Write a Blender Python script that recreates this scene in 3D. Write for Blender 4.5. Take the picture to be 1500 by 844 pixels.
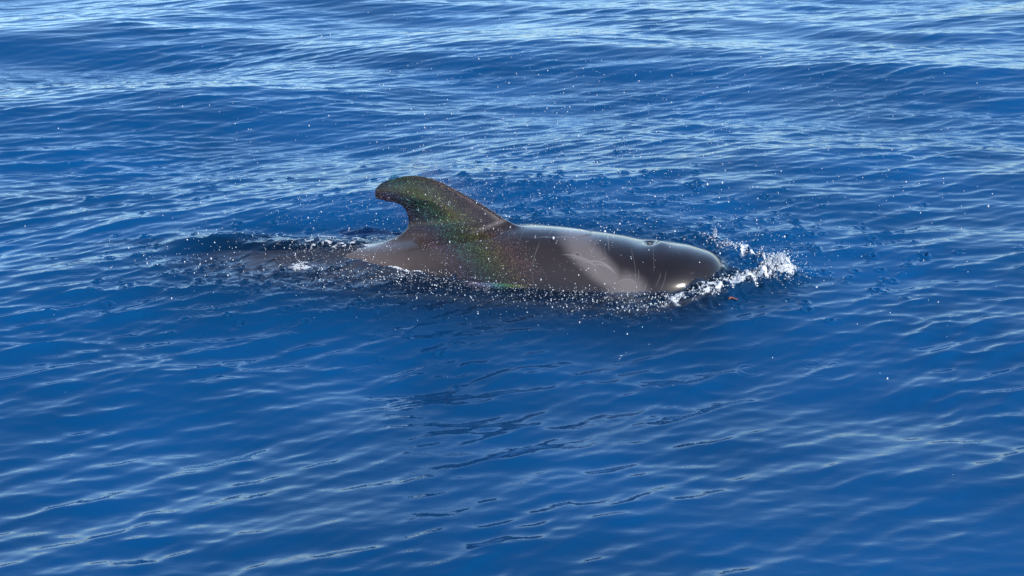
import bpy, bmesh, math, random
import numpy as np

# ------------------------------------------------------------------ camera, sky, sun, exposure
scene = bpy.context.scene
C = scene.collection
for o in list(bpy.data.objects):
    bpy.data.objects.remove(o)
random.seed(7)
rng = np.random.default_rng(11)
R = math.radians

CAM = (0.0, -8.24, 3.0)
PITCH = 21.1
cam_d = bpy.data.cameras.new('camera')
cam = bpy.data.objects.new('camera', cam_d)
C.objects.link(cam)
cam.location = CAM
cam.rotation_euler = (R(90 - PITCH), 0, 0)
cam_d.sensor_width = 36
cam_d.lens = 36 * 1954 / 1500
cam_d.clip_end = 20000
cam_d.dof.use_dof = True
cam_d.dof.focus_distance = 8.65
cam_d.dof.aperture_fstop = 5.6
scene.camera = cam

SUN_EL = 41.0
SUN_AZ = (0.62, -0.785)                      # sun stands behind the boat, to its right
world = bpy.data.worlds.new('World')
scene.world = world
world.use_nodes = True
wn = world.node_tree.nodes
wl = world.node_tree.links
bg = wn['Background']
sky = wn.new('ShaderNodeTexSky')
sky.sky_type = 'NISHITA'
sky.sun_disc = False
sky.sun_elevation = R(SUN_EL)
sky.sun_rotation = math.atan2(SUN_AZ[0], SUN_AZ[1])
sky.altitude = 0
sky.air_density = 1.0
sky.dust_density = 0.5
sky.ozone_density = 3.0
bg.inputs['Strength'].default_value = 0.10
wl.new(sky.outputs[0], bg.inputs['Color'])

sun_d = bpy.data.lights.new('sun', 'SUN')
sun_d.energy = 2.0
sun_d.angle = R(0.53)
sun_d.color = (1.0, 0.93, 0.84)
sun = bpy.data.objects.new('sun', sun_d)
C.objects.link(sun)
from mathutils import Vector
_n = math.hypot(*SUN_AZ)
sdir = Vector((SUN_AZ[0] / _n * math.cos(R(SUN_EL)), SUN_AZ[1] / _n * math.cos(R(SUN_EL)), math.sin(R(SUN_EL))))
sun.rotation_euler = sdir.to_track_quat('Z', 'Y').to_euler()
sun.location = sdir * 30

vs = scene.view_settings
vs.view_transform = 'Standard'
vs.look = 'None'
vs.gamma = 1
vs.exposure = 1.5
vs.use_curve_mapping = False
scene.cycles.use_denoising = True
scene.cycles.max_bounces = 8
scene.cycles.caustics_reflective = False
scene.cycles.caustics_refractive = False

# ------------------------------------------------------------------ helpers
def mat(name):
    m = bpy.data.materials.new(name)
    m.use_nodes = True
    m.node_tree.nodes.clear()
    return m, m.node_tree.nodes, m.node_tree.links

def node(nt, kind, **kw):
    n = nt.new(kind)
    for k, v in kw.items():
        if k.startswith('i_'):
            n.inputs[k[2:].replace('_', ' ')].default_value = v
        else:
            setattr(n, k, v)
    return n

def math_node(nt, lk, op, a, b=None, clamp=False):
    n = nt.new('ShaderNodeMath')
    n.operation = op
    n.use_clamp = clamp
    for i, v in enumerate((a, b)):
        if v is None:
            continue
        if isinstance(v, (int, float)):
            n.inputs[i].default_value = v
        else:
            lk.new(v, n.inputs[i])
    return n.outputs[0]

def map_range(nt, lk, v, a, b, c, d, smooth=True):
    n = nt.new('ShaderNodeMapRange')
    n.interpolation_type = 'SMOOTHSTEP' if smooth else 'LINEAR'
    lk.new(v, n.inputs['Value'])
    for k, x in zip(('From Min', 'From Max', 'To Min', 'To Max'), (a, b, c, d)):
        n.inputs[k].default_value = x
    return n.outputs['Result']

def mesh_from(name, V, F, smooth=True):
    """V (n,3), F (m,k) numpy arrays -> mesh"""
    me = bpy.data.meshes.new(name)
    V = np.ascontiguousarray(V, dtype=np.float32)
    F = np.ascontiguousarray(F, dtype=np.int32)
    k = F.shape[1]
    me.vertices.add(len(V))
    me.vertices.foreach_set('co', V.ravel())
    me.loops.add(F.size)
    me.loops.foreach_set('vertex_index', F.ravel())
    me.polygons.add(len(F))
    me.polygons.foreach_set('loop_start', np.arange(0, F.size, k, dtype=np.int32))
    me.update(calc_edges=True)
    if smooth:
        me.shade_smooth()
    me.validate()
    return me

def add_attr(me, name, arr):
    a = me.attributes.new(name, 'FLOAT', 'POINT')
    a.data.foreach_set('value', np.ascontiguousarray(arr, dtype=np.float32).ravel())

def add_col(me, name, arr):
    a = me.attributes.new(name, 'FLOAT_COLOR', 'POINT')
    c = np.ones((len(arr), 4), dtype=np.float32)
    c[:, :3] = arr
    a.data.foreach_set('color', c.ravel())

def link(name, me, material=None, parent=None, label=None, cat=None, kind=None):
    o = bpy.data.objects.new(name, me)
    C.objects.link(o)
    if material:
        me.materials.append(material)
    if parent:
        o.parent = parent
    if label:
        o['label'] = label
    if cat:
        o['category'] = cat
    if kind:
        o['kind'] = kind
    return o

def pchip(xs, ys):
    """monotone smooth interpolation, returns f(x)"""
    xs = np.asarray(xs, float)
    ys = np.asarray(ys, float)
    h = np.diff(xs)
    d = np.diff(ys) / h
    m = np.zeros_like(ys)
    for i in range(1, len(xs) - 1):
        if d[i - 1] * d[i] > 0:
            w1 = 2 * h[i] + h[i - 1]
            w2 = h[i] + 2 * h[i - 1]
            m[i] = (w1 + w2) / (w1 / d[i - 1] + w2 / d[i])
    m[0], m[-1] = d[0], d[-1]
    def f(x):
        x = np.clip(np.asarray(x, float), xs[0], xs[-1])
        i = np.clip(np.searchsorted(xs, x) - 1, 0, len(xs) - 2)
        t = (x - xs[i]) / h[i]
        return ((2*t**3 - 3*t**2 + 1) * ys[i] + (t**3 - 2*t**2 + t) * h[i] * m[i]
                + (-2*t**3 + 3*t**2) * ys[i+1] + (t**3 - t**2) * h[i] * m[i+1])
    return f

def vnoise(x, y, seed=0):
    """smooth 2-D value noise in -1..1"""
    r = np.random.default_rng(seed)
    T = r.uniform(-1, 1, (256, 256)).astype(np.float32)
    xi = np.floor(x).astype(np.int64)
    yi = np.floor(y).astype(np.int64)
    fx = x - xi
    fy = y - yi
    fx = fx * fx * (3 - 2 * fx)
    fy = fy * fy * (3 - 2 * fy)
    a = T[xi & 255, yi & 255]
    b = T[(xi + 1) & 255, yi & 255]
    c = T[xi & 255, (yi + 1) & 255]
    d = T[(xi + 1) & 255, (yi + 1) & 255]
    return (a * (1 - fx) + b * fx) * (1 - fy) + (c * (1 - fx) + d * fx) * fy

def seg_dist(x, y, pts):
    """distance to a polyline and the parameter (0..1) along it"""
    best = np.full(x.shape, 1e9)
    par = np.zeros(x.shape)
    n = len(pts) - 1
    for i in range(n):
        ax, ay = pts[i]
        bx, by = pts[i + 1]
        dx, dy = bx - ax, by - ay
        t = np.clip(((x - ax) * dx + (y - ay) * dy) / (dx * dx + dy * dy), 0, 1)
        d = np.hypot(x - ax - t * dx, y - ay - t * dy)
        k = d < best
        best = np.where(k, d, best)
        par = np.where(k, (i + t) / n, par)
    return best, par

def sstep(a, b, x):
    t = np.clip((x - a) / (b - a), 0, 1)
    return t * t * (3 - 2 * t)

# ------------------------------------------------------------------ whale proportions (local: +x head, z up, sea level 0)
YAW = R(-7.0)
cyw, syw = math.cos(YAW), math.sin(YAW)
TAB = [  # x, top, bottom, half width
    (-2.90, -.185, -.215, .02), (-2.70, -.16, -.23, .05), (-2.40, -.075, -.24, .085), (-2.0, -.012, -.29, .16),
    (-1.5, .018, -.38, .24), (-1.08, .062, -.48, .31), (-.8, .115, -.54, .36), (-.5, .175, -.60, .40), (-.2, .22, -.64, .435),
    (.13, .245, -.66, .455), (.5, .222, -.65, .47), (.72, .190, -.62, .47), (.85, .170, -.60, .46), (1.0, .166, -.55, .435), (1.13, .158, -.48, .39),
    (1.22, .138, -.42, .34), (1.29, .116, -.36, .285), (1.34, .084, -.30, .22), (1.375, .038, -.23, .145), (1.395, -.015, -.16, .07), (1.40, -.08, -.09, .005)]
TX = [t[0] for t in TAB]
f_top = pchip(TX, [t[1] for t in TAB])
f_bot = pchip(TX, [t[2] for t in TAB])
f_wid = pchip(TX, [t[3] for t in TAB])
NSUP = 2.2

def body_top(lx, ly):
    """height of the back above sea level at a local place, -9 outside the body"""
    t, b, w = f_top(lx), f_bot(lx), np.maximum(f_wid(lx), 1e-4)
    zm = t - .46 * (t - b)
    q = np.abs(ly) / w
    z = zm + (t - zm) * np.clip(1 - q ** NSUP, 0, 1) ** (1 / NSUP)
    return np.where((q < 1) & (lx > TX[0]) & (lx < TX[-1]), z, -9.0)

def to_local(x, y):
    return x * cyw + y * syw, -x * syw + y * cyw

def to_world(lx, ly):
    return lx * cyw - ly * syw, lx * syw + ly * cyw

# ------------------------------------------------------------------ sea: one graded sheet to the horizon
def grade(lo, hi, f):
    out = [lo]
    while out[-1] < hi:
        out.append(out[-1] + f(out[-1]))
    return np.array(out)

def row_step(d):                       # d = distance from the boat
    if d < 3.6:
        return .03
    if d < 6.4:
        return .0115
    if d < 9.6:
        return .0098
    if d < 24:
        return .0098 + .0022 * (d - 9.6)
    return .045 + .06 * (d - 24)

rows = grade(0.3, 9000, row_step)
half = np.concatenate([grade(0, .30, lambda u: .00125)[1:], grade(.305, .78, lambda u: .0030), grade(.80, 9.0, lambda u: .02 + .25 * (u - .8))])
us = np.concatenate([-half[::-1], [0], half])
nr, nc = len(rows), len(us)
D, U = np.meshgrid(rows, us, indexing='ij')
X = U * (D + 1.5)
Y = D + CAM[1]
X = X.astype(np.float64)
sp = np.array([row_step(d) for d in rows])[:, None] * np.ones((1, nc))
Z = np.zeros_like(X)
DX = np.zeros_like(X)
DY = np.zeros_like(X)

LX, LY = to_local(X, Y)
WT = body_top(LX, LY)                    # whale back above sea level
wr = np.hypot(np.maximum(np.abs(LX + .5) - 1.6, 0), LY)      # distance to the whale's line
near_whale = np.exp(-(wr / .9) ** 2)

# wind ripples and swell as a sum of trochoidal waves
RIP = 118.0
waves = []
for i in range(150):                     # ripples
    lam = float(np.exp(rng.uniform(math.log(.065), math.log(.46))))
    th = R(RIP + rng.normal(0, 15 if lam > .15 else 24))
    s = .128 * math.sqrt(2 / 150) * (1.15 if lam > .12 else .9)
    waves.append((lam, th, s, rng.uniform(0, 6.283), 1))
for i in range(26):                      # crossing ripples
    lam = float(np.exp(rng.uniform(math.log(.12), math.log(.7))))
    th = R(84 + rng.normal(0, 18))
    waves.append((lam, th, .036 * math.sqrt(2 / 26), rng.uniform(0, 6.283), 1))
for i in range(26):                      # chop
    lam = float(np.exp(rng.uniform(math.log(.7), math.log(2.2))))
    th = R(105 + rng.normal(0, 26))
    waves.append((lam, th, .056 * math.sqrt(2 / 26), rng.uniform(0, 6.283), 2))
for i in range(14):                      # swell
    lam = rng.uniform(2.6, 6.5)
    th = R((72 if i % 2 else 112) + rng.normal(0, 12))
    waves.append((lam, th, .072 * math.sqrt(2 / 14), rng.uniform(0, 6.283), 3))

gust = .95 + .38 * vnoise(X * .6 + 3, Y * .45 + 9, 3) + .34 * vnoise(X * 1.5 + Y * .8, Y * 1.5 - X * .8, 4)
damp_r = gust * (1 - .05 * near_whale) * (.74 + .26 * sstep(4.8, 7.2, D)) * (1 - .45 * sstep(11.5, 17, D)) * (1 + .38 * np.exp(-((D - 6.9) / .75) ** 2))
damp_s = (1 - .75 * near_whale) * (.35 + .65 * sstep(4.5, 8.0, D))
damp_c = (1 - .6 * near_whale) * (.6 + .4 * sstep(4.5, 7.0, D))
Xf, Yf = X.astype(np.float32), Y.astype(np.float32)
for lam, th, s, ph, kind in waves:
    k = 2 * math.pi / lam
    a = s / k
    nrow = int(np.searchsorted(sp[:, 0] * 3.2, lam))
    if nrow < 2:
        continue
    sl = slice(0, nrow)
    arg = (k * math.cos(th)) * Xf[sl] + (k * math.sin(th)) * Yf[sl] + ph
    g = damp_r[sl] if kind == 1 else (damp_c[sl] if kind == 2 else damp_s[sl])
    cz, sn = np.cos(arg), np.sin(arg)
    Z[sl] += a * g * cz
    q = {1: .95, 2: .6, 3: .2}[kind]
    DX[sl] -= q * a * g * math.cos(th) * sn
    DY[sl] -= q * a * g * math.sin(th) * sn

# level the swell under the animal so that it floats as deep as it should
Z += .012 * near_whale

# water heaped over the tail stock
ridge_pts = [to_world(-2.55, .02), to_world(-2.1, .0), to_world(-1.6, -.02), to_world(-1.15, -.02), to_world(-.8, -.05)]
dr, pr = seg_dist(X, Y, ridge_pts)
side = np.where(LY > 0, 1.0, 0.0)
wdt = np.where(LY > 0, .20, .085 + .06 * pr)
Z += .046 * np.exp(-(dr / wdt) ** 2) * sstep(0.0, .22, pr) * (1 - .5 * sstep(.7, 1.0, pr))
# hollow behind it
dh, ph_ = seg_dist(X, Y, [(-1.75, .55), (-1.2, .5), (-.7, .55)])
Z -= .03 * np.exp(-(dh / .16) ** 2)

# water pushed up ahead of the melon and along the near flank
bow_far = [(1.30, .36), (1.42, .24), (1.54, .12), (1.66, .0), (1.75, -.17)]
bow_near = [(1.75, -.18), (1.64, -.29), (1.50, -.37), (1.30, -.53), (1.08, -.66), (.87, -.74), (.53, -.83)]
d1, p1 = seg_dist(X, Y, bow_far)
d2, p2 = seg_dist(X, Y, bow_near)
turb = (.5 - np.abs(vnoise(X * 13, Y * 11, 21))) * .9 + (.5 - np.abs(vnoise(X * 27, Y * 23, 22))) * .5 + vnoise(X * 55, Y * 46, 23) * .15
near_fade = 1 - .85 * sstep(.35, 1.0, p2)
Z += .035 * np.exp(-(d1 / .075) ** 2) + .050 * np.exp(-(d2 / .085) ** 2) * near_fade
bowpool = np.exp(-(np.minimum(d1, d2) / .15) ** 2) * np.where(d2 < d1, .35 + .65 * near_fade, 1)
Z += .060 * bowpool * turb
dn, _ = seg_dist(X, Y, [(1.16, -.47), (1.33, -.24), (1.41, -.10), (1.40, .05)])
Z += .036 * np.exp(-(dn / .085) ** 2)
# pocked band of falling spray along the flank
band = np.exp(-((LY + .62) / .30) ** 2) * sstep(-2.2, -1.0, LX) * (1 - sstep(.7, 1.3, LX))
back = np.exp(-((LY - .75) / .55) ** 2) * sstep(-1.9, -1.2, LX) * (1 - sstep(1.2, 2.0, LX))
tail = np.exp(-((LY + .45) / .45) ** 2) * sstep(-2.6, -2.0, LX) * (1 - sstep(-1.0, -.4, LX))
fine = vnoise(X * 42, Y * 30, 31) * .6 + vnoise(X * 75, Y * 60, 32) * .4
Z += fine * (.0045 * band + .004 * back + .0032 * tail)

# rings and craters of single drops
def drop(x, y, r0, amp, wl_):
    d = y - CAM[1]
    m = r0 + 3 * wl_
    i0, i1 = np.searchsorted(rows, (d - m, d + m))
    if i1 - i0 < 2:
        return
    u0, u1 = np.searchsorted(us, ((x - m) / (d + 1.5) - .01, (x + m) / (d + 1.5) + .01))
    xs_, ys_ = X[i0:i1, u0:u1], Y[i0:i1, u0:u1]
    r = np.hypot(xs_ - x, ys_ - y)
    an = np.arctan2(ys_ - y, xs_ - x)
    e1, e2 = rng.uniform(0, 6.283, 2)
    fade = .55 + .45 * np.sin(an + e1) * np.sin(2 * an + e2)
    r = r * (1 + .07 * np.sin(2 * an + e1))
    Z[i0:i1, u0:u1] += .75 * amp * fade * np.cos(2 * math.pi * (r - r0) / wl_) * np.exp(-((r - r0) / (wl_ * .75)) ** 2)

def crater(x, y, rad, dep):
    d = y - CAM[1]
    m = rad * 3
    i0, i1 = np.searchsorted(rows, (d - m, d + m))
    if i1 - i0 < 2:
        return
    u0, u1 = np.searchsorted(us, ((x - m) / (d + 1.5) - .01, (x + m) / (d + 1.5) + .01))
    r = np.hypot(X[i0:i1, u0:u1] - x, Y[i0:i1, u0:u1] - y) / rad
    Z[i0:i1, u0:u1] += dep * (-1.3 * np.exp(-(r / .75) ** 2) + .9 * np.exp(-((r - 1.25) / .45) ** 2))

for i in range(150):                     # rings off the tail and in front of the flank
    lx = rng.normal(-1.7, .65)
    ly = rng.normal(-.55, .42)
    drop(*to_world(lx, ly), rng.uniform(.02, .085), rng.uniform(.0022, .0050), rng.uniform(.026, .042))
for i in range(26):
    drop(rng.uniform(-1.4, 2.0), rng.uniform(-1.6, -.7), rng.uniform(.02, .07), rng.uniform(.0018, .004), rng.uniform(.026, .04))
CR = []
for i in range(230):
    CR.append((*to_world(rng.normal(-1.4, .75), rng.normal(-.5, .42)), rng.uniform(.011, .022)))
for i in range(260):
    CR.append((rng.normal(.1, 1.0), rng.normal(1.0, .55), rng.uniform(.012, .026)))
for i in range(150):
    CR.append((rng.normal(1.85, .55), rng.normal(.15, .42), rng.uniform(.011, .024)))
for x, y, r_ in CR:
    crater(x, y, r_, r_ * rng.uniform(.35, .8))

# the skin of water that clings to the animal at its waterline
depth0 = Z - WT
Z += .016 * np.exp(-(np.clip(depth0, 0, None) / .05) ** 2) * (WT > -5)

# a moving film of water drapes the tail stock and closes over it
film = -.035 + .052 * sstep(.78, 1.30, -LX) + .010 * vnoise(X * 9, Y * 12, 51)
drape = sstep(.75, 1.1, -LX) * (1 - sstep(1.9, 2.5, -LX)) * (WT > -.25) * (1 - sstep(.35, .9, np.abs(LY) / f_wid(LX)))
zd = WT + film
Z = np.where(drape > 0, Z + np.clip(zd - Z, 0, None) * drape, Z)
depth = np.where(WT > -5, Z - WT, 9.0)
far_out = np.hypot(np.clip(np.abs(LY) - f_wid(LX), 0, 9), np.maximum(np.maximum(LX - 1.35, -2.4 - LX), 0))
clear = np.where(WT > -5, np.where(depth < 0, 1.0, np.exp(-np.clip(depth, 0, 9) / .22)), 0)
clear = np.maximum(clear, np.where(LY < 0, .88, .40) * np.exp(-(far_out / np.where(LY < 0, .60, .25)) ** 2) * (1 - .8 * sstep(1.9, 2.7, -LX)))
clear *= 1 - .40 * sstep(1.5, 2.4, -LX)
clear = np.clip(clear, 0, .95)

# foam: broken line at the waterline, bow arms, little white caps
wn_ = .5 + .5 * vnoise(X * 22, Y * 18, 41)
wn2 = .5 + .5 * vnoise(X * 55, Y * 48, 42)
wlfoam = np.exp(-((depth - .012) / .022) ** 2) * (LY < 0.1) * sstep(-1.05, -.6, LX) * (1 - .6 * sstep(.45, .6, LX)) * sstep(.32, .62, wn_ * .55 + wn2 * .45)
armf = (np.exp(-(d1 / .055) ** 2) * (.35 + .65 * p1) + np.exp(-(d2 / .060) ** 2) * near_fade)
tip = np.exp(-(np.hypot(X - 1.70, Y + .22) / .13) ** 2)
armfoam = np.clip(armf * 1.0 + tip * .6, 0, 1.3) * sstep(.30, .72, wn_ * .45 + wn2 * .55)
tw = np.exp(-(np.hypot((X + 1.35) / 1.5, Y + .16) / .05) ** 2) * sstep(.3, .6, wn2)
tb, _ = seg_dist(X, Y, [(-1.32, .46), (-1.1, .36), (-.95, .27)])
tbf = .6 * np.exp(-(tb / .035) ** 2) * sstep(.3, .7, wn_)
tailfoam = .55 * np.exp(-(dr / .10) ** 2) * sstep(.45, .6, pr) * (1 - sstep(.95, 1.0, pr)) * sstep(.45, .8, wn2 * .6 + wn_ * .4)
foam = np.clip(wlfoam * 1.0 + armfoam + tw + tbf + tailfoam, 0, 1)
Z += .010 * foam * (wn2 - .2)

V = np.stack([X + DX, Y + DY, Z], -1).reshape(-1, 3)
idx = np.arange(nr * nc, dtype=np.int32).reshape(nr, nc)
F = np.stack([idx[:-1, :-1], idx[:-1, 1:], idx[1:, 1:], idx[1:, :-1]], -1).reshape(-1, 4)
me = mesh_from('sea', V, F)
add_attr(me, 'foam', foam)
add_attr(me, 'clear', clear)

m_sea, nt, lk = mat('sea_water')
out = node(nt, 'ShaderNodeOutputMaterial')
tc = node(nt, 'ShaderNodeTexCoord')
n1 = node(nt, 'ShaderNodeTexNoise', i_Scale=26.0, i_Detail=3.0, i_Roughness=.55)
mp = node(nt, 'ShaderNodeMapping')
mp.inputs['Rotation'].default_value = (0, 0, R(-30))
mp.inputs['Scale'].default_value = (.45, 1, 1)
lk.new(tc.outputs['Object'], mp.inputs['Vector'])
lk.new(mp.outputs[0], n1.inputs['Vector'])
bp = node(nt, 'ShaderNodeBump', i_Strength=.14, i_Distance=.010)
lk.new(n1.outputs['Fac'], bp.inputs['Height'])
fr = node(nt, 'ShaderNodeFresnel', i_IOR=1.333)
lk.new(bp.outputs[0], fr.inputs['Normal'])
gl = node(nt, 'ShaderNodeBsdfGlossy', i_Roughness=.03)
gl.inputs['Color'].default_value = (.74, .89, 1, 1)
lk.new(bp.outputs[0], gl.inputs['Normal'])
n2 = node(nt, 'ShaderNodeTexNoise', i_Scale=.7, i_Detail=2.0)
lk.new(tc.outputs['Object'], n2.inputs['Vector'])
cr = node(nt, 'ShaderNodeValToRGB')
cr.color_ramp.elements[0].position = .35
cr.color_ramp.elements[0].color = (.0001, .033, .103, 1)
cr.color_ramp.elements[1].position = .7
cr.color_ramp.elements[1].color = (.0001, .046, .146, 1)
lk.new(n2.outputs['Fac'], cr.inputs[0])
df = node(nt, 'ShaderNodeBsdfDiffuse')
lk.new(cr.outputs[0], df.inputs['Color'])
tr = node(nt, 'ShaderNodeBsdfTransparent')
tr.inputs['Color'].default_value = (.72, .80, .87, 1)
at_c = node(nt, 'ShaderNodeAttribute', attribute_name='clear')
at_f = node(nt, 'ShaderNodeAttribute', attribute_name='foam')
mx1 = node(nt, 'ShaderNodeMixShader')
lk.new(at_c.outputs['Fac'], mx1.inputs[0])
lk.new(df.outputs[0], mx1.inputs[1])
lk.new(tr.outputs[0], mx1.inputs[2])
mx2 = node(nt, 'ShaderNodeMixShader')
lk.new(fr.outputs[0], mx2.inputs[0])
lk.new(mx1.outputs[0], mx2.inputs[1])
lk.new(gl.outputs[0], mx2.inputs[2])
fo = node(nt, 'ShaderNodeBsdfPrincipled', i_Roughness=.35)
fo.inputs['Base Color'].default_value = (.60, .63, .66, 1)
vo = node(nt, 'ShaderNodeTexNoise', i_Scale=85.0, i_Detail=3.0, i_Roughness=.6)
lk.new(tc.outputs['Object'], vo.inputs['Vector'])
thr = math_node(nt, lk, 'SUBTRACT', 1.0, at_f.outputs['Fac'])
thr = math_node(nt, lk, 'MULTIPLY', thr, .75)
e = math_node(nt, lk, 'SUBTRACT', vo.outputs['Fac'], thr)
fm = map_range(nt, lk, e, -.12, .20, 0, 1)
fgate = map_range(nt, lk, at_f.outputs['Fac'], .03, .30, 0, 1)
fm = math_node(nt, lk, 'MULTIPLY', fm, fgate)
fm = math_node(nt, lk, 'MULTIPLY', fm, .88)
mx3 = node(nt, 'ShaderNodeMixShader')
lk.new(fm, mx3.inputs[0])
lk.new(mx2.outputs[0], mx3.inputs[1])
lk.new(fo.outputs[0], mx3.inputs[2])
lk.new(mx3.outputs[0], out.inputs['Surface'])
sea = link('sea', me, m_sea, label='deep blue rippled open sea around the surfacing whale', kind='structure')

# darker water lower down, seen only through the clear skin of water beside the animal
dv = np.array([(-60, -8, -2.2), (60, -8, -2.2), (60, 120, -2.2), (-60, 120, -2.2)], dtype=float)
m_deep, nt, lk = mat('deep_water')
out = node(nt, 'ShaderNodeOutputMaterial')
nz = node(nt, 'ShaderNodeTexNoise', i_Scale=2.0)
cr = node(nt, 'ShaderNodeValToRGB')
cr.color_ramp.elements[0].color = (.0002, .024, .07, 1)
cr.color_ramp.elements[1].color = (.0001, .046, .146, 1)
lk.new(nz.outputs['Fac'], cr.inputs[0])
dd = node(nt, 'ShaderNodeBsdfDiffuse')
lk.new(cr.outputs[0], dd.inputs['Color'])
lk.new(dd.outputs[0], out.inputs['Surface'])
link('deep_water', mesh_from('deep_water', dv, np.array([[0, 1, 2, 3]])), m_deep, kind='structure', label='dark deeper water below the surface')

def sea_height(x, y):
    i = int(np.clip(np.searchsorted(rows, y - CAM[1]), 0, nr - 1))
    j = int(np.clip(np.searchsorted(us, x / (rows[i] + 1.5)), 0, nc - 1))
    return float(Z[i, j])

# ------------------------------------------------------------------ pilot whale
def loft(bm, rings, close=True):
    vr = [[bm.verts.new(p) for p in r] for r in rings]
    for a, b in zip(vr[:-1], vr[1:]):
        n = len(a)
        for i in range(n):
            bm.faces.new((a[i], a[(i + 1) % n], b[(i + 1) % n], b[i]))
    bm.faces.new(vr[0][::-1])
    bm.faces.new(vr[-1])

bm = bmesh.new()
t = np.linspace(0, 1, 150)
xs = TX[0] + (TX[-1] - TX[0]) * np.sin(t * math.pi / 2) ** 1.0
rings = []
for x in xs:
    tp, bt, w = float(f_top(x)), float(f_bot(x)), float(max(f_wid(x), .004))
    zm = tp - .46 * (tp - bt)
    r = []
    for k in range(72):
        a = 2 * math.pi * k / 72
        ca, sa = math.cos(a), math.sin(a)
        yy = w * math.copysign(abs(ca) ** (2 / NSUP), ca)
        hh = (tp - zm) if sa > 0 else (zm - bt)
        r.append((float(x), yy, zm + hh * math.copysign(abs(sa) ** (2 / NSUP), sa)))
    rings.append(r)
loft(bm, rings)

# dorsal fin: broad base, hooked rounded tip
fz_t = [-.06, .01, .078, .125, .156, .203, .245, .284, .320, .346, .366, .376, .381, .388, .414, .450, .485, .520, .545, .558, .5615]
fx_t = [-1.10, -1.076, -.94, -.852, -.785, -.722, -.706, -.704, -.712, -.727, -.757, -.80, -.862, -.893, -.920, -.917, -.893, -.840, -.765, -.690, -.655]
fz_l = [-.06, .20, .255, .281, .348, .423, .494, .530, .550, .5615]
fx_l = [.16, .12, .045, -.020, -.135, -.269, -.404, -.487, -.560, -.625]
ftr, fle = pchip(fz_t, fx_t), pchip(fz_l, fx_l)
fth = pchip([-.06, 0, .06, .12, .18, .25, .35, .45, .52, .55, .5615], [.24, .19, .145, .11, .088, .070, .055, .042, .032, .022, .010])
zs = np.concatenate([np.linspace(-.06, .36, 40), np.linspace(.363, .40, 22), np.linspace(.41, .55, 22), [.554, .558, .561]])
rings = []
for z in zs:
    xl, xt = float(fle(z)), float(ftr(z))
    c = np.concatenate([np.linspace(0, 1, 34) ** 1.5, ])
    th = float(fth(z)) * np.clip((1.48 * np.sqrt(c) * (1 - c) ** .75 * 1.25), 0, 1.0)
    th = np.maximum(th, .007)
    up = [(xl + (xt - xl) * cc, tt, float(z)) for cc, tt in zip(c, th)]
    dn = [(xl + (xt - xl) * cc, -tt, float(z)) for cc, tt in zip(c[::-1], th[::-1])]
    rings.append(up + dn)
loft(bm, rings)

# flukes and flippers, under water
def paddle(root, chord, span, sweep, thick, droop):
    rr = []
    for i in range(22):
        s = i / 21
        ch = chord * (1 - s) ** .55 * (1 - .25 * s) + .012
        cx = root[0] - sweep * s ** 1.3
        cy = root[1] + span * s
        cz = root[2] - droop * s
        pts = []
        for k in range(24):
            a = 2 * math.pi * k / 24
            pts.append((cx + ch * .5 * math.cos(a), cy, cz + thick * (1 - .7 * s) * math.sin(a)))
        rr.append(pts if span > 0 else pts[::-1])
    loft(bm, rr)
for s in (-1, 1):
    paddle((-2.68, 0, -.20), .42, .52 * s, .30, .030, .0)
    paddle((.70, .30 * s, -.46), .26, .62 * s, .55, .035, .30)
bmesh.ops.recalc_face_normals(bm, faces=bm.faces)
raw = bpy.data.meshes.new('whale_raw')
bm.to_mesh(raw)
bm.free()
tmp = bpy.data.objects.new('whale_tmp', raw)
C.objects.link(tmp)
rm = tmp.modifiers.new('r', 'REMESH')
rm.mode = 'VOXEL'
rm.voxel_size = .0115
smo = tmp.modifiers.new('s', 'SMOOTH')
smo.factor = .5
smo.iterations = 7
dg = bpy.context.evaluated_depsgraph_get()
wm = bpy.data.meshes.new_from_object(tmp.evaluated_get(dg))
bpy.data.objects.remove(tmp)
nv = len(wm.vertices)
co = np.zeros(nv * 3, dtype=np.float32)
wm.vertices.foreach_get('co', co)
co = co.reshape(-1, 3)
x, y, z = co[:, 0], co[:, 1], co[:, 2]
# fillet between fin and back
ne = len(wm.edges)
ed = np.zeros(ne * 2, dtype=np.int32)
wm.edges.foreach_get('vertices', ed)
ed = ed.reshape(-1, 2)
deg = np.bincount(ed.ravel(), minlength=nv)[:, None]
wgt = (sstep(-.05, .04, co[:, 2]) * (1 - sstep(.22, .32, co[:, 2])) * (1 - sstep(.05, .2, co[:, 0])) * sstep(-1.5, -1.25, co[:, 0]))[:, None]
for it in range(60):
    acc = np.zeros((nv, 3))
    for k in range(3):
        acc[:, k] = np.bincount(ed[:, 0], co[ed[:, 1], k], nv) + np.bincount(ed[:, 1], co[ed[:, 0], k], nv)
    co = co + .5 * wgt * (acc / deg - co)
co = co.astype(np.float32)
x, y, z = co[:, 0], co[:, 1], co[:, 2]
# blowhole: a shallow pit with a swollen front lip
BX = .900
r2 = ((x - BX) / .034) ** 2 + ((y - .03) / .060) ** 2
up_ = (z > .05)
z -= up_ * .026 * np.exp(-r2 ** 1.3)
z += up_ * .009 * np.exp(-(((x - BX - .075) / .05) ** 2 + (y / .10) ** 2))
z -= up_ * .008 * np.exp(-(((x - BX + .06) / .06) ** 2 + (y / .16) ** 2))
# faint muscle relief
z += .004 * np.sin(x * 9 + y * 4) * (z > -.2) * (z < .22)
co[:, 2] = z
wm.vertices.foreach_set('co', co.ravel())
wm.update()
wm.shade_smooth()
wm.name = 'pilot_whale'

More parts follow.
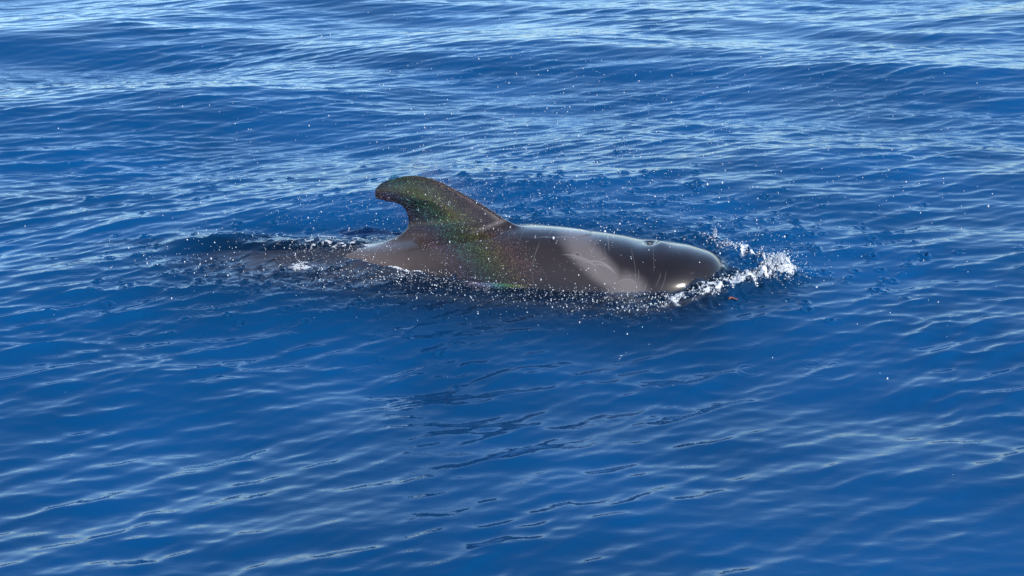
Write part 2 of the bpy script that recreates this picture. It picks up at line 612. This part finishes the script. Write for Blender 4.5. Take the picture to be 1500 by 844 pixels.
m_sk, nt, lk = mat('whale_skin')
out = node(nt, 'ShaderNodeOutputMaterial')
tc = node(nt, 'ShaderNodeTexCoord')
P = tc.outputs['Object']
sx = node(nt, 'ShaderNodeSeparateXYZ')
lk.new(P, sx.inputs[0])
cxz = node(nt, 'ShaderNodeCombineXYZ')          # side view of the animal
lk.new(sx.outputs['X'], cxz.inputs['X'])
lk.new(sx.outputs['Z'], cxz.inputs['Y'])
Q = cxz.outputs[0]
na = node(nt, 'ShaderNodeTexNoise', i_Scale=7.0, i_Detail=5.0, i_Roughness=.6)
lk.new(P, na.inputs['Vector'])
nb = node(nt, 'ShaderNodeTexNoise', i_Scale=60.0, i_Detail=3.0)
lk.new(P, nb.inputs['Vector'])
base = node(nt, 'ShaderNodeValToRGB')
base.color_ramp.elements[0].position = .3
base.color_ramp.elements[0].color = (.0060, .0036, .0031, 1)
base.color_ramp.elements[1].position = .75
base.color_ramp.elements[1].color = (.0115, .0074, .0066, 1)
lk.new(na.outputs['Fac'], base.inputs[0])

def blob(cx, cz, ax, az, rot, soft):
    m = node(nt, 'ShaderNodeMapping', vector_type='TEXTURE')
    m.inputs['Location'].default_value = (cx, cz, 0)
    m.inputs['Rotation'].default_value = (0, 0, rot)
    m.inputs['Scale'].default_value = (ax, az, 1)
    lk.new(Q, m.inputs['Vector'])
    l = node(nt, 'ShaderNodeVectorMath', operation='LENGTH')
    lk.new(m.outputs[0], l.inputs[0])
    j = math_node(nt, lk, 'MULTIPLY_ADD', na.outputs['Fac'], .5)
    nt[-1].inputs[2].default_value = -.25
    v = math_node(nt, lk, 'ADD', l.outputs['Value'], j)
    return map_range(nt, lk, v, 1.0 - soft, 1.0 + soft, 1, 0)

def mx(a, b):
    return math_node(nt, lk, 'MAXIMUM', a, b)

# pale blaze sweeping down behind the blowhole, and a greyer saddle behind the fin
blaze = mx(mx(blob(.56, .11, .30, .064, R(-35), .5), blob(.77, -.03, .12, .085, R(-18), .5)), math_node(nt, lk, 'MULTIPLY', blob(-.12, .262, .13, .012, R(20), .8), .6))
saddle = math_node(nt, lk, 'MULTIPLY', blob(-1.45, .0, .95, .16, R(4), .5), .75)
flank = math_node(nt, lk, 'MULTIPLY', blob(.20, .10, .50, .12, R(-6), .7), .50)

# tooth rakes and scratches: arcs on the flank
scr = None
rs = random.Random(5)
arcs = []
for i in range(26):
    cx_, cz_ = rs.gauss(.55, .11), rs.gauss(.085, .05)
    arcs.append((cx_, cz_, rs.uniform(.08, .40), rs.uniform(0, 6.28), rs.uniform(.03, .085), rs.uniform(.0008, .0015), rs.uniform(.35, .9)))
arcs += [(.55, -.08, .20, R(75), .12, .0026, 1.0), (.57, -.085, .19, R(72), .10, .0022, .9), (.77, -.055, .085, R(95), .08, .0020, .6),
         (.775, -.06, .08, R(80), .06, .0016, .4), (.36, -.35, .50, R(78), .13, .0022, .8), (.36, -.36, .50, R(74), .13, .0018, .7), (.34, -.37, .52, R(72), .12, .0016, .6)]
for i in range(10):
    arcs.append((rs.uniform(-.9, 1.2), rs.uniform(-.02, .15), rs.uniform(.05, .3), rs.uniform(0, 6.28), rs.uniform(.04, .1), .0015, rs.uniform(.3, .6)))
for (cx_, cz_, rad, ang, ext, wd, st) in arcs:
    d = node(nt, 'ShaderNodeVectorMath', operation='DISTANCE')
    lk.new(Q, d.inputs[0])
    d.inputs[1].default_value = (cx_, cz_, 0)
    a = math_node(nt, lk, 'ABSOLUTE', math_node(nt, lk, 'SUBTRACT', d.outputs['Value'], rad))
    ln = map_range(nt, lk, a, wd * .3, wd * 1.9, st, 0)
    d2_ = node(nt, 'ShaderNodeVectorMath', operation='DISTANCE')
    lk.new(Q, d2_.inputs[0])
    d2_.inputs[1].default_value = (cx_ + rad * math.cos(ang), cz_ + rad * math.sin(ang), 0)
    g = map_range(nt, lk, d2_.outputs['Value'], ext * .5, ext, 1, 0)
    v = math_node(nt, lk, 'MULTIPLY', ln, g)
    scr = v if scr is None else mx(scr, v)

def mixc(fac, a, col):
    m = node(nt, 'ShaderNodeMix', data_type='RGBA')
    lk.new(fac, m.inputs[0])
    lk.new(a, m.inputs[6])
    m.inputs[7].default_value = (*col, 1)
    return m.outputs[2]

c = mixc(saddle, base.outputs[0], (.105, .080, .070))
c = mixc(flank, c, (.034, .025, .022))
c = mixc(math_node(nt, lk, 'MULTIPLY', blaze, .95), c, (.100, .086, .084))
c = mixc(math_node(nt, lk, 'MULTIPLY', scr, .62), c, (.18, .168, .166))
pr_ = node(nt, 'ShaderNodeBsdfPrincipled')
lk.new(c, pr_.inputs['Base Color'])
rg = map_range(nt, lk, na.outputs['Fac'], .3, .75, .30, .46)
lk.new(rg, pr_.inputs['Roughness'])
pr_.inputs['Specular IOR Level'].default_value = .07
pr_.inputs['Coat Weight'].default_value = 1.0
pr_.inputs['Coat Roughness'].default_value = .10
pr_.inputs['Coat IOR'].default_value = 1.45
bpk = node(nt, 'ShaderNodeBump', i_Strength=.10, i_Distance=.004)
lk.new(nb.outputs['Fac'], bpk.inputs['Height'])
lk.new(bpk.outputs[0], pr_.inputs['Normal'])
lk.new(pr_.outputs[0], out.inputs['Surface'])

whale = link('pilot_whale', wm, m_sk, label='dark brown pilot whale surfacing with a hooked dorsal fin above blue water', cat='whale')
whale.rotation_euler = (R(-5), 0, YAW)

m_bh, nt, lk = mat('blowhole_skin')
out = node(nt, 'ShaderNodeOutputMaterial')
pb = node(nt, 'ShaderNodeBsdfPrincipled', i_Roughness=.35)
nz = node(nt, 'ShaderNodeTexNoise', i_Scale=40.0)
rb = node(nt, 'ShaderNodeValToRGB')
rb.color_ramp.elements[0].color = (.010, .007, .006, 1)
rb.color_ramp.elements[1].color = (.05, .03, .022, 1)
lk.new(nz.outputs['Fac'], rb.inputs[0])
lk.new(rb.outputs[0], pb.inputs['Base Color'])
lk.new(pb.outputs[0], out.inputs['Surface'])
bm = bmesh.new()                              # crescent plug in the pit
n = 20
rr = []
for i in range(n + 1):
    s = i / n * 2 - 1
    yy = .03 + s * .046
    xx = BX - .012 * s * s
    w = .012 * math.sqrt(max(0, 1 - s * s)) + .001
    rr.append([(xx + w * math.cos(a), yy, .1535 + .006 * math.sin(a) * math.sqrt(max(.02, 1 - s * s))) for a in [2 * math.pi * k / 10 for k in range(10)]])
loft(bm, rr)
bmesh.ops.recalc_face_normals(bm, faces=bm.faces)
mb = bpy.data.meshes.new('blowhole')
bm.to_mesh(mb)
bm.free()
mb.shade_smooth()
link('blowhole', mb, m_bh, parent=whale)

# ------------------------------------------------------------------ spray and foam
ico = bmesh.new()
bmesh.ops.create_icosphere(ico, subdivisions=1, radius=1)
ico.verts.ensure_lookup_table()
IV0 = np.array([v.co[:] for v in ico.verts])
IF0 = np.array([[v.index for v in f.verts] for f in ico.faces])
ico.free()
ico = bmesh.new()
bmesh.ops.create_icosphere(ico, subdivisions=2, radius=1)
ico.verts.ensure_lookup_table()
IV1 = np.array([v.co[:] for v in ico.verts])
IF1 = np.array([[v.index for v in f.verts] for f in ico.faces])
ico.free()

OV = np.array([(1, 0, 0), (-1, 0, 0), (0, 1, 0), (0, -1, 0), (0, 0, 1), (0, 0, -1)], dtype=float)
OF = np.array([(0, 2, 4), (2, 1, 4), (1, 3, 4), (3, 0, 4), (2, 0, 5), (1, 2, 5), (3, 1, 5), (0, 3, 5)])

def beads(P_, rad, stretch=None, base=(IV0, IF0), lump=0.0, seed=1):
    r = np.random.default_rng(seed)
    bv, bf = base
    n = len(P_)
    S = np.ones((n, 3)) * rad[:, None]
    if stretch is not None:
        S *= stretch
    Vv = bv[None] * S[:, None, :]
    if lump:
        Vv = Vv * (1 + r.uniform(-lump, lump, (n, len(bv), 1)))
    # random turn about z and a tilt
    a = r.uniform(0, 6.283, n)
    ca, sa = np.cos(a)[:, None], np.sin(a)[:, None]
    xx = Vv[..., 0] * ca - Vv[..., 1] * sa
    yy = Vv[..., 0] * sa + Vv[..., 1] * ca
    Vv = np.stack([xx, yy, Vv[..., 2]], -1) + P_[:, None, :]
    Ff = bf[None] + (np.arange(n) * len(bv))[:, None, None]
    return Vv.reshape(-1, 3), Ff.reshape(-1, 3), len(bv)

def water_white(name, col_attr=False, rough=.12, alpha=1.0):
    m, nt, lk = mat(name)
    out = node(nt, 'ShaderNodeOutputMaterial')
    p = node(nt, 'ShaderNodeBsdfPrincipled', i_Roughness=rough)
    p.inputs['IOR'].default_value = 1.33
    if col_attr:
        a = node(nt, 'ShaderNodeAttribute', attribute_name='tint')
        lk.new(a.outputs['Color'], p.inputs['Base Color'])
    else:
        nz = node(nt, 'ShaderNodeTexNoise', i_Scale=30.0)
        cr = node(nt, 'ShaderNodeValToRGB')
        cr.color_ramp.elements[0].color = (.42, .47, .52, 1)
        cr.color_ramp.elements[1].color = (.66, .68, .70, 1)
        lk.new(nz.outputs['Fac'], cr.inputs[0])
        lk.new(cr.outputs[0], p.inputs['Base Color'])
    if alpha < 1:
        tr = node(nt, 'ShaderNodeBsdfTransparent')
        mxs = node(nt, 'ShaderNodeMixShader')
        mxs.inputs[0].default_value = alpha
        lk.new(tr.outputs[0], mxs.inputs[1])
        lk.new(p.outputs[0], mxs.inputs[2])
        lk.new(mxs.outputs[0], out.inputs['Surface'])
    else:
        lk.new(p.outputs[0], out.inputs['Surface'])
    return m

pts, rad = [], []
def put(x, y, z, r):
    pts.append((x, y, z))
    rad.append(r)

# drops bouncing off the water along the near flank
for i in range(1700):
    lx = rng.uniform(-1.25, 1.05)
    ly = -.34 - abs(rng.normal(0, .16)) - .10 * (lx > .4)
    x_, y_ = to_world(lx, ly)
    if lx < -.7 and rng.random() < .55:
        continue
    put(x_, y_, sea_height(x_, y_) + abs(rng.normal(0, .012)) + .002, rng.uniform(.0011, .0032))
for i in range(450):                                  # over the tail stock
    lx = rng.uniform(-1.5, -.75)
    ly = rng.normal(-.12, .14)
    x_, y_ = to_world(lx, ly)
    zt = max(sea_height(x_, y_), float(body_top(np.array(lx), np.array(ly))))
    put(x_, y_, zt + abs(rng.normal(0, .014)), rng.uniform(.0011, .0028))
for i in range(130):                                  # tail end
    x_, y_ = to_world(rng.normal(-1.9, .35), rng.normal(-.15, .25))
    put(x_, y_, sea_height(x_, y_) + abs(rng.normal(0, .02)), rng.uniform(.0016, .0042))
# falling spray round the fin and back
puffs = [(rng.normal(-.3, .7), rng.normal(0, .5), abs(rng.normal(.12, .28)), rng.uniform(.06, .3)) for _ in range(40)]
for i in range(2100):
    p_ = puffs[rng.integers(40)]
    x_, y_ = p_[0] + rng.normal(0, p_[3]), p_[1] + rng.normal(0, p_[3])
    z_ = abs(p_[2] + rng.normal(0, p_[3] * .8)) + .02
    put(x_, y_, z_, rng.uniform(.0009, .0028))
for i in range(900):
    x_, y_ = rng.normal(.45, .75), rng.normal(.55, .6)
    put(x_, y_, abs(rng.normal(.08, .25)) + .02, rng.uniform(.0011, .0030))
# drift of fine spray hanging behind and to the right
for i in range(2300):
    x_, y_ = rng.normal(.7, 1.35), rng.normal(1.5, 1.4)
    put(x_, y_, rng.uniform(.02, 1.05) ** 1.2, rng.uniform(.0011, .0032))
for i in range(90):
    put(rng.normal(1.0, 1.0), rng.normal(.2, .7), rng.uniform(.05, .5), rng.uniform(.004, .0055))
P_ = np.array(pts)
rd = np.array(rad)
rd = rd * (.55 + 1.0 * np.random.default_rng(9).random(len(rd)) ** 3)
st = np.ones((len(rd), 3))
st[:, 2] = np.random.default_rng(3).uniform(.8, 1.7, len(rd))
Vv, Ff, nb_ = beads(P_, rd, st, seed=2)
md = mesh_from('spray_droplets', Vv, Ff)
link('spray_droplets', md, water_white('droplet_water'), label='white water droplets flying around the whale and its fin', cat='spray', kind='stuff')

# rainbow stretch of finer spray: one belt crossing the fin, red outside, violet inside
import colorsys
pts, rad, col = [], [], []
n_rb = 34000
A = np.array([-.60, .52])
for i in range(n_rb):
    s = rng.uniform(-.12, 1.12)
    lat = rng.uniform(-.30, .30)
    # belt centre runs from above the fin tip down to the flank; it stands on the near side of the body
    cx_ = -.64 + .60 * s + .04 * math.sin(s * 3)
    cz_ = .58 - .58 * s
    yy = -.10 - .34 * np.clip(s, 0, 1) + rng.normal(0, .035)
    nx_, nz_ = .69, .72
    x_ = cx_ + lat * nx_
    z_ = cz_ + lat * nz_ * .7
    if z_ < .01 and s < .8:
        continue
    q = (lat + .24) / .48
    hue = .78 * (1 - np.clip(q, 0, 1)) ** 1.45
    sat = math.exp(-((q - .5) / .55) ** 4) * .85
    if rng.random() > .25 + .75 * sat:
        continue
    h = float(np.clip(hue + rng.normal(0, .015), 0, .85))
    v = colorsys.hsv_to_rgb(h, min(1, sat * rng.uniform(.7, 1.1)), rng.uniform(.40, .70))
    pts.append((x_, yy, max(z_, .012)))
    rad.append(rng.uniform(.0004, .0008) if rng.random() < .96 else rng.uniform(.0010, .0020))
    col.append(v)
Vv, Ff, nb_ = beads(np.array(pts), np.array(rad), None, (OV, OF), seed=4)
mr = mesh_from('rainbow_spray', Vv, Ff)
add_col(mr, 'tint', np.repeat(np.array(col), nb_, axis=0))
link('rainbow_spray', mr, water_white('rainbow_mist', True, .3), label='fine mist tinted as a rainbow band across the dorsal fin', cat='mist', kind='stuff')

# churned foam thrown up by the melon
pts, rad = [], []
def along(poly, s):
    k = min(int(s * (len(poly) - 1)), len(poly) - 2)
    f_ = s * (len(poly) - 1) - k
    return (poly[k][0] * (1 - f_) + poly[k + 1][0] * f_, poly[k][1] * (1 - f_) + poly[k + 1][1] * f_)
def clump():
    return [(rng.random(), abs(rng.normal(0, 1))) for _ in range(1)]
for poly, n_, wd, hz in ((bow_far, 260, .032, .016), (bow_near[:5], 620, .042, .018), (bow_near[3:], 120, .03, .008)):
    cl = rng.random(14)
    for i in range(n_):
        s = rng.choice(cl) + rng.normal(0, .035) if rng.random() < .75 else rng.random()
        s = float(np.clip(s, 0, .999))
        ax, ay = along(poly, s)
        x_, y_ = ax + rng.normal(0, wd), ay + rng.normal(0, wd)
        put(x_, y_, sea_height(x_, y_) + abs(rng.normal(0, hz)), .0016 + .0055 * rng.random() ** 2)
for i in range(300):                                    # crest of the bow splash
    x_, y_ = rng.normal(1.71, .055), rng.normal(-.20, .075)
    put(x_, y_, sea_height(x_, y_) + abs(rng.normal(0, .035)), .0016 + .006 * rng.random() ** 2)
for i in range(130):                                    # small jet behind the melon
    h = rng.random() ** 1.6
    put(1.37 + rng.normal(0, .020 * (1.1 - h)) + .012 * h, .34 + rng.normal(0, .02), .015 + .11 * h, rng.uniform(.002, .006) * (1.15 - .6 * h))
for i in range(120):                                    # drops thrown ahead
    put(rng.normal(1.75, .16), rng.normal(-.12, .22), abs(rng.normal(.03, .06)) + .01, rng.uniform(.002, .0042))
for i in range(90):                                     # white fleck on the tail stock
    x_, y_ = rng.normal(-1.36, .025), rng.normal(-.17, .03)
    put(x_, y_, sea_height(x_, y_) + abs(rng.normal(0, .02)), rng.uniform(.002, .006))
P_ = np.array(pts)
rd = np.array(rad)
Vv, Ff, nb_ = beads(P_, rd * .88, None, (IV1, IF1), .18, 6)
mf = mesh_from('bow_foam', Vv, Ff)
link('bow_foam', mf, water_white('foam_bubbles', False, .12, .72), label='white churned foam pushed up ahead of the whale head', cat='foam', kind='stuff')

# scrap of reddish weed at the edge of the bow foam
m_wd, nt, lk = mat('weed')
out = node(nt, 'ShaderNodeOutputMaterial')
p = node(nt, 'ShaderNodeBsdfPrincipled', i_Roughness=.5)
nz = node(nt, 'ShaderNodeTexNoise', i_Scale=90.0)
cr = node(nt, 'ShaderNodeValToRGB')
cr.color_ramp.elements[0].color = (.12, .035, .02, 1)
cr.color_ramp.elements[1].color = (.28, .10, .06, 1)
lk.new(nz.outputs['Fac'], cr.inputs[0])
lk.new(cr.outputs[0], p.inputs['Base Color'])
lk.new(p.outputs[0], out.inputs['Surface'])
bm = bmesh.new()
rr = []
for i in range(14):
    s = i / 13
    w = .012 * math.sin(math.pi * min(.98, s + .02)) + .002
    cx_, cy_ = (s - .5) * .055, .012 * math.sin(s * 5)
    rr.append([(cx_, cy_ + w * math.cos(a), .006 * math.sin(s * 4) + .003 * math.sin(a)) for a in [2 * math.pi * k / 8 for k in range(8)]])
loft(bm, rr)
bmesh.ops.recalc_face_normals(bm, faces=bm.faces)
mw = bpy.data.meshes.new('weed_scrap')
bm.to_mesh(mw)
bm.free()
mw.shade_smooth()
wo = link('weed_scrap', mw, m_wd, label='tiny reddish brown scrap of weed floating at the edge of the bow foam', cat='seaweed')
wo.location = (1.35, -.65, sea_height(1.35, -.65) + .004)
wo.rotation_euler = (0, 0, .4)
print('SEA', nr, nc, nr * nc, 'whale verts', nv)
